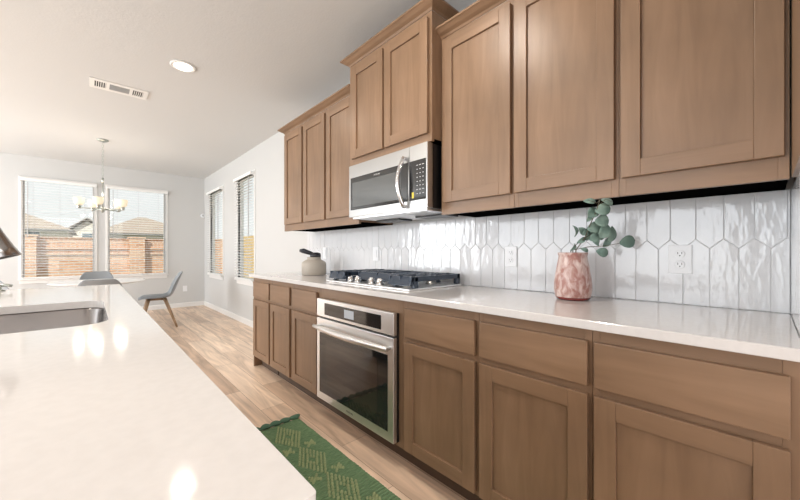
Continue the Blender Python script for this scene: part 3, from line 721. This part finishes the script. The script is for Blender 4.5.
# ------------------------------------------------------------ island
IX1, IY0, IY1 = .1515, .272, 2.95; IX0 = -.95
def rrect(x0, x1, y0, y1, r, n_=6):
    pts = []
    for cx, cy, a0 in ((x1 - r, y1 - r, 0), (x0 + r, y1 - r, 90), (x0 + r, y0 + r, 180), (x1 - r, y0 + r, 270)):
        for k in range(n_ + 1):
            a = R(a0 + 90 * k / n_); pts.append((cx + r * math.cos(a), cy + r * math.sin(a)))
    return pts
SX0, SX1, SY0, SY1 = -.375, .046, 1.36, 2.03
outer = rrect(IX0, IX1, IY0, IY1, .006, 4); inner = rrect(SX0, SX1, SY0, SY1, .075, 8)
bm = NB()
def slab_hole(bm, z0, z1):
    for z, flip in ((z1, False), (z0, True)):
        vo = [bm.verts.new((x, y, z)) for x, y in outer]; vi = [bm.verts.new((x, y, z)) for x, y in inner]
        es = []
        for loop in (vo, vi):
            for k in range(len(loop)): es.append(bm.edges.new((loop[k], loop[(k + 1) % len(loop)])))
        bmesh.ops.triangle_fill(bm, use_beauty=True, use_dissolve=False, edges=es)
        if not flip: to, ti = vo, vi
        else: bo, bi = vo, vi
    for a, b in ((to, bo), (ti, bi)):
        n_ = len(a)
        for k in range(n_): bm.faces.new([a[k], a[(k + 1) % n_], b[(k + 1) % n_], b[k]])
slab_hole(bm, CB, CT)
it = link('island_countertop', bm, M_quartz, bevel=.002); tag(it, 'white quartz island countertop with sink cutout in the left foreground', 'countertop')
t = thing('island_cabinet', 'maple island base below the white island countertop', 'cabinet', (-.3, 1.6, 0))
bm = NB(); X0, X1, Y0, Y1 = -.62, .11, IY0 + .03, IY1 - .03
for b_ in ((X0, X0 + .02, Y0, Y1), (X1 - .02, X1, Y0, Y1), (X0 + .02, X1 - .02, Y0, Y0 + .02), (X0 + .02, X1 - .02, Y1 - .02, Y1)): box(bm, *b_, .105, CB - .001)
box(bm, X0 + .02, X1 - .02, Y0 + .02, Y1 - .02, .105, .12); part('body', bm, WV, t)
bm = NB(); box(bm, X0 + .05, X1 - .07, Y0 + .02, Y1 - .02, 0, .104); part('toe_kick', bm, M_toe, t)
for k in range(5):
    a = Y0 + .02 + k * .514; o = part('door', shaker(a, a + .49, .12, .671, X1 + .0005), [WV, WH], t, bevel=.0016)
    part('drawer', slab(a, a + .49, .697, .843, X1 + .0005), WH, t, bevel=.003)
# sink
t = thing('kitchen_sink', 'stainless undermount sink set in the island countertop', 'sink', ((SX0 + SX1) / 2, (SY0 + SY1) / 2, .66))
bm = NB(); rings = []
for (off, z, r_) in ((.03, CB - .0015, .09), (.003, CB - .0015, .078), (0, CB - .006, .075), (-.008, .70, .070), (-.020, .682, .062), (-.045, .675, .045)):
    rings.append([bm.verts.new((x, y, z)) for x, y in rrect(SX0 - off, SX1 + off, SY0 - off, SY1 + off, r_, 8)])
for a, b in zip(rings, rings[1:]):
    n_ = len(a)
    for k in range(n_): f = bm.faces.new([a[k], a[(k + 1) % n_], b[(k + 1) % n_], b[k]]); f.smooth = True
bm.faces.new(rings[-1]); o = part('basin', bm, M_sink, t)
s = o.modifiers.new('thick', 'SOLIDIFY'); s.thickness = .0012; s.offset = -1
bm = NB(); lathe(bm, [(.045, .6765), (.043, .680), (.03, .679), (.028, .677)], ((SX0 + SX1) / 2, (SY0 + SY1) / 2, 0), 24); part('drain', bm, M_chrome, t)
# faucet
fx, fy = -.47, 1.66
t = thing('kitchen_faucet', 'gooseneck faucet with bell-shaped metal spray head over the island sink', 'faucet', (fx, fy, CT))
bm = NB(); lathe(bm, [(.028, .0005), (.026, .01), (.020, .03), (.018, .12), (.014, .13)], (fx, fy, CT), 24); part('base', bm, M_faucet, t)
hd = Vector((-.208, 1.675, 1.108)); dirv = Vector((-.30, .02, 1)).normalized()
top = hd + dirv * .16
pts = [(fx, fy, CT + .125), (fx, fy, 1.26)]
for k in range(1, 12):
    a = PI - k / 12 * (PI * .83); pts.append((-.36 + .11 * math.cos(a), fy + .01 * k / 12, 1.28 + .11 * math.sin(a)))
pts.append(tuple(top))
bm = NB(); tube(bm, pts, .0125, 14); part('spout', bm, M_faucet, t)
bm = NB(); q = dirv.to_track_quat('Z', 'Y').to_matrix().to_4x4()
lathe(bm, [(.034, .006), (.044, 0), (.046, .005), (.039, .03), (.031, .07), (.025, .11), (.018, .15), (.0155, .18)], (0, 0, 0), 28, M=Matrix.Translation(hd) @ q); part('spray_head', bm, M_faucet, t)
bm = NB(); tube(bm, [(fx, fy - .015, CT + .075), (fx, fy - .04, CT + .08), (fx + .01, fy - .10, CT + .11)], [.012, .009, .006], 10); part('lever', bm, M_faucet, t)
# low metal pump
sxp, syp = -.365, 2.86
t = thing('soap_dispenser', 'small dark chrome soap dispenser at the far left corner of the island', 'soap dispenser', (sxp, syp, CT))
bm = NB(); lathe(bm, [(.026, .0005), (.024, .006), (.012, .009), (.011, .022), (.014, .024), (.014, .034), (.008, .037)], (sxp, syp, CT), 20); part('pump', bm, M_nickel, t)
bm = NB(); tube(bm, [(sxp, syp, CT + .030), (sxp + .03, syp, CT + .032), (sxp + .05, syp, CT + .026)], [.009, .008, .007], 10); part('nozzle', bm, M_nickel, t)

# ------------------------------------------------------------ ceiling fixtures
def downlight(x, y, label):
    t = thing('recessed_light', label, 'ceiling light', (x, y, ZC))
    bm = NB(); lathe(bm, [(.092, ZC - .0006), (.094, ZC - .006), (.085, ZC - .010), (.070, ZC - .008), (.069, ZC - .004)], (x, y, 0), 36); part('trim_ring', bm, M_trim, t)
    bm = NB(); lathe(bm, [(.068, ZC - .0085), (.066, ZC - .0105), (.03, ZC - .011)], (x, y, 0), 32); part('diffuser', bm, M_diff, t)
    l = lamp('lamp', 'AREA', (0, 0, -.02), (0, 0, 0), 2.5, (1, .90, .78), shape='DISK', size=.12); l.parent = t
    return t
downlight(.58, 3.31, 'lit recessed ceiling light with white trim between island and cabinets')
for x, y in ((.62, 1.2), (-1.4, 3.3), (-1.4, 1.2), (.62, -.9)):
    l = lamp('ceiling_downlight', 'AREA', (x, y, ZC - .03), (0, 0, 0), 9.5, (1, .92, .82), shape='DISK', size=.17)
t = thing('ceiling_vent', 'white rectangular air vent grille in the ceiling', 'vent', (.215, 4.18, ZC))
vx0, vx1, vy0, vy1 = .002, .428, 4.068, 4.295
bm = NB(); zb = ZC - .008
box(bm, vx0, vx1, vy0, vy0 + .045, zb, ZC - .0005); box(bm, vx0, vx1, vy1 - .045, vy1, zb, ZC - .0005)
for a, b in ((vx0, vx0 + .035), (vx0 + .115, vx0 + .14), (vx1 - .14, vx1 - .115), (vx1 - .035, vx1)): box(bm, a, b, vy0 + .045, vy1 - .045, zb, ZC - .0005)
part('frame', bm, M_trim, t)
bm = NB(); box(bm, vx0 + .03, vx1 - .03, vy0 + .04, vy1 - .04, ZC - .003, ZC - .0006); part('backing', bm, M_dark, t)
for a in (vx0 + .035, vx1 - .115):
    bm = NB()
    for k in range(5): box(bm, a + .010 + k * .0155, a + .0155 + k * .0155, vy0 + .045, vy1 - .045, zb, ZC - .0031)
    part('slats', bm, M_trim, t)
bm = NB()
for k in range(12): box(bm, vx0 + .14, vx1 - .14, vy0 + .047 + k * .0112, vy0 + .053 + k * .0112, zb, ZC - .0031)
part('slats', bm, M_vent, t)

# chandelier
hx, hy = .14, 6.25
t = thing('chandelier', 'brushed nickel five-light chandelier with frosted glass shades over the dining table', 'chandelier', (hx, hy, ZC))
bm = NB(); lathe(bm, [(.065, ZC - .0006), (.065, ZC - .012), (.045, ZC - .025), (.012, ZC - .032)], (hx, hy, 0), 28); part('canopy', bm, M_nickel, t)
bm = NB(); z = ZC - .034; k = 0
while z > 2.17:
    pts = []
    for j in range(13):
        a = 2 * PI * j / 12; dx = .010 * math.cos(a); dz = .021 * math.sin(a)
        pts.append((hx + (dx if k % 2 else 0), hy + (0 if k % 2 else dx), z - .02 + dz))
    tube(bm, pts, .0028, 6, cap=False); z -= .033; k += 1
part('chain', bm, M_nickel, t)
bm = NB(); tube(bm, [(hx, hy, 2.165), (hx, hy, 1.74)], .0085, 12); tube(bm, [(hx, hy, 2.09), (hx, hy, 2.16)], .013, 12); part('rod', bm, M_nickel, t)
bm = NB(); lathe(bm, [(.006, 1.675), (.016, 1.685), (.022, 1.70), (.034, 1.715), (.034, 1.74), (.015, 1.755)], (hx, hy, 0), 24); part('hub', bm, M_nickel, t)
for k in range(5):
    a = R(186 + 72 * k); dx, dy = math.cos(a), math.sin(a); r_ = .24
    bm = NB(); tube(bm, [(hx + dx * .02, hy + dy * .02, 1.725), (hx + dx * r_, hy + dy * r_, 1.725)], .0075, 10)
    lathe(bm, [(.018, 1.715), (.024, 1.73), (.022, 1.755), (.03, 1.76)], (hx + dx * r_, hy + dy * r_, 0), 20); part('arm', bm, M_nickel, t)
    bm = NB(); lathe(bm, [(.026, 1.7605), (.044, 1.772), (.053, 1.80), (.057, 1.84), (.058, 1.862), (.055, 1.862), (.050, 1.80), (.028, 1.768)], (hx + dx * r_, hy + dy * r_, 0), 28); part('shade', bm, M_shade, t)
    l = lamp('bulb_light', 'POINT', (dx * r_, dy * r_, 1.93 - ZC), (0, 0, 0), .9, (1, .88, .74), shadow_soft_size=.045); l.parent = t

# ------------------------------------------------------------ dining table and chairs
tx, ty = .10, 5.88
t = thing('dining_table', 'round white pedestal dining table under the chandelier', 'table', (tx, ty, 0))
bm = NB(); lathe(bm, [(.38, .722), (.455, .734), (.475, .742), (.475, .748), (.472, .750)], (tx, ty, 0), 64); part('tabletop', bm, M_tablew, t)
bm = NB(); lathe(bm, [(.27, .0005), (.26, .012), (.16, .035), (.07, .09), (.04, .2), (.034, .4), (.045, .6), (.09, .69), (.14, .7215)], (tx, ty, 0), 40); part('pedestal', bm, M_tablew, t)
def make_chair():
    t = thing('dining_chair', '', 'chair', (0, 0, 0), 0, 'grey shell chairs around the dining table')
    # local: +Y is forward (seat front), shell sheet
    prof = [(.245, .430), (.225, .447), (.17, .452), (.08, .446), (-.02, .440), (-.10, .442), (-.155, .462), (-.195, .515), (-.228, .60), (-.262, .70), (-.295, .785), (-.315, .825)]
    wid = [.165, .195, .222, .235, .238, .236, .232, .228, .222, .208, .180, .130]
    lift = [0, .0, .006, .014, .022, .032, .035, .02, .01, .0, 0, 0]
    fwd = [0, 0, 0, 0, 0, 0, .02, .045, .055, .05, .035, .015]
    bm = NB(); rows = []; n_ = 10
    for (y, z), w_, lf, fw in zip(prof, wid, lift, fwd):
        rows.append([bm.verts.new((w_ * (2 * j / n_ - 1), y + fw * abs(2 * j / n_ - 1) ** 2, z + lf * abs(2 * j / n_ - 1) ** 2.2)) for j in range(n_ + 1)])
    for a, b in zip(rows, rows[1:]):
        for j in range(n_): bm.faces.new([a[j], a[j + 1], b[j + 1], b[j]])
    o = link('seat_shell', bm, M_shell, t, smooth=True)
    s = o.modifiers.new('thick', 'SOLIDIFY'); s.thickness = .012; s.offset = 0
    s = o.modifiers.new('sub', 'SUBSURF'); s.levels = 1; s.render_levels = 2
    bm = NB(); rings = []
    for sc, z in ((.9, .452), (1, .458), (1.0, .468), (.9, .478), (.6, .482)):
        rings.append([bm.verts.new((.195 * sc * math.copysign(abs(math.cos(a)) ** .7, math.cos(a)), .03 + .185 * sc * math.copysign(abs(math.sin(a)) ** .7, math.sin(a)), z)) for a in [2 * PI * k / 28 for k in range(28)]])
    for a, b in zip(rings, rings[1:]):
        for k in range(28): bm.faces.new([a[k], a[(k + 1) % 28], b[(k + 1) % 28], b[k]])
    bm.faces.new(rings[0][::-1]); bm.faces.new(rings[-1]); link('seat_cushion', bm, M_pad, t, smooth=True)
    for sx_, sy_ in ((1, 1), (-1, 1), (1, -1), (-1, -1)):
        bm = NB(); a = Vector((sx_ * .10, .02 + sy_ * .10, .425)); b = Vector((sx_ * .215, .0 + sy_ * .225, .0))
        tube(bm, [a, a.lerp(b, .3), b], [.024, .023, .012], 10); link('leg', bm, M_oak, t)
    bm = NB(); box(bm, -.11, .11, -.10, -.06, .395, .43); box(bm, -.11, .11, .10, .14, .395, .43); box(bm, -.02, .02, -.06, .10, .40, .428); link('under_frame', bm, M_oak, t, bevel=.004)
    return t
ch = make_chair()
spots = [((.77, 6.24), R(85), 'grey shell chair with wooden legs on the window-corner side, seen in profile'),
         ((.105, 5.36), R(-3), 'dark grey chair back nearest the island, in front of the round table'),
         ((.10, 6.86), R(182), 'grey chair back behind the round table, below the far windows'),
         ((-.47, 5.95), R(-80), 'grey chair at the left side of the table, cut by the picture edge')]
for i, ((x, y), rz, lb) in enumerate(spots):
    o = ch if i == 0 else tree_copy(ch)
    o.location = (x, y, 0); o.rotation_euler = (0, 0, rz); o['label'] = lb

# ------------------------------------------------------------ rug
rx0, rx1, ry0, ry1 = .46, 1.04, .25, 2.14
t = thing('runner_rug', 'green woven runner rug with raised diamonds on the plank floor', 'rug', ((rx0 + rx1) / 2, (ry0 + ry1) / 2, 0))
bm = NB(); ny = 200; nx = 8
g = []
for j in range(ny + 1):
    y = ry0 + (ry1 - ry0) * j / ny; e = .001 * math.sin(y * 40) + random.uniform(-.0012, .0012)
    g.append([bm.verts.new((rx0 + (rx1 - rx0 + e) * i / nx, y, .007 + (.0018 if j % 2 else 0))) for i in range(nx + 1)])
for a, b in zip(g, g[1:]):
    for i in range(nx): bm.faces.new([a[i], a[i + 1], b[i + 1], b[i]])
o = part('weave', bm, M_rug, t); s = o.modifiers.new('thick', 'SOLIDIFY'); s.thickness = .006; s.offset = -1
bm = NB()
def bead(x, y, r_=.0078):
    if not (rx0 + .01 < x < rx1 - .01 and ry0 + .01 < y < ry1 - .01): return
    j = random.uniform(.85, 1.15); z0 = .006
    vs = []
    for rr_, zz in ((r_ * j, 0), (r_ * .9 * j, .008), (r_ * .4 * j, .013)):
        vs.append([bm.verts.new((x + rr_ * math.cos(PI / 3 * k), y + rr_ * math.sin(PI / 3 * k), z0 + zz)) for k in range(6)])
    for a, b in zip(vs, vs[1:]):
        for k in range(6): f = bm.faces.new([a[k], a[(k + 1) % 6], b[(k + 1) % 6], b[k]]); f.smooth = True
    bm.faces.new(vs[-1])
def ring_d(cx, cy, h):
    n_ = max(3, int(h * 1.3 / .021))
    for k in range(n_):
        s_ = k / n_
        for (ax0, ay0, ax1, ay1) in ((0, 1, 1, 0), (1, 0, 0, -1), (0, -1, -1, 0), (-1, 0, 0, 1)):
            bead(cx + .60 * h * (ax0 + (ax1 - ax0) * s_), cy + 1.15 * h * (ay0 + (ay1 - ay0) * s_))
for cx in (.885, .60):
    for k in range(7):
        cy = 1.957 - .30 * k
        for h in (.122, .088, .046): ring_d(cx, cy, h)
        for sx_ in (-1, 1):
            mx_ = cx + sx_ * .085; my_ = cy - .15
            for q in range(5): bead(mx_ - sx_ * q * .010, my_ + .0 + q * .010 - .02); bead(mx_ - sx_ * q * .010, my_ - q * .010 + .02)
            bead(mx_, my_); 
part('raised_tufts', bm, M_tuft, t)
for k in range(9):
    x0 = rx0 + .033 + k * .066
    bm = NB(); pts = []; rr = []
    for j in range(9):
        a = j / 8; pts.append((x0 - .034 + a * .068, ry1 + .012 + .006 * math.sin(a * 6 + k), .016 + .003 * math.sin(a * PI))); rr.append(.008 + .009 * math.sin(a * PI))
    tube(bm, pts, rr, 9)
    for q in range(4): tube(bm, [(x0 - .01 + q * .006, ry1 + .02, .010), (x0 + .0 + q * .01, ry1 + .034, .006), (x0 + .006 + q * .012, ry1 + .046, .004)], [.004, .0035, .002], 6)
    part('tassel', bm, M_fringe, t)
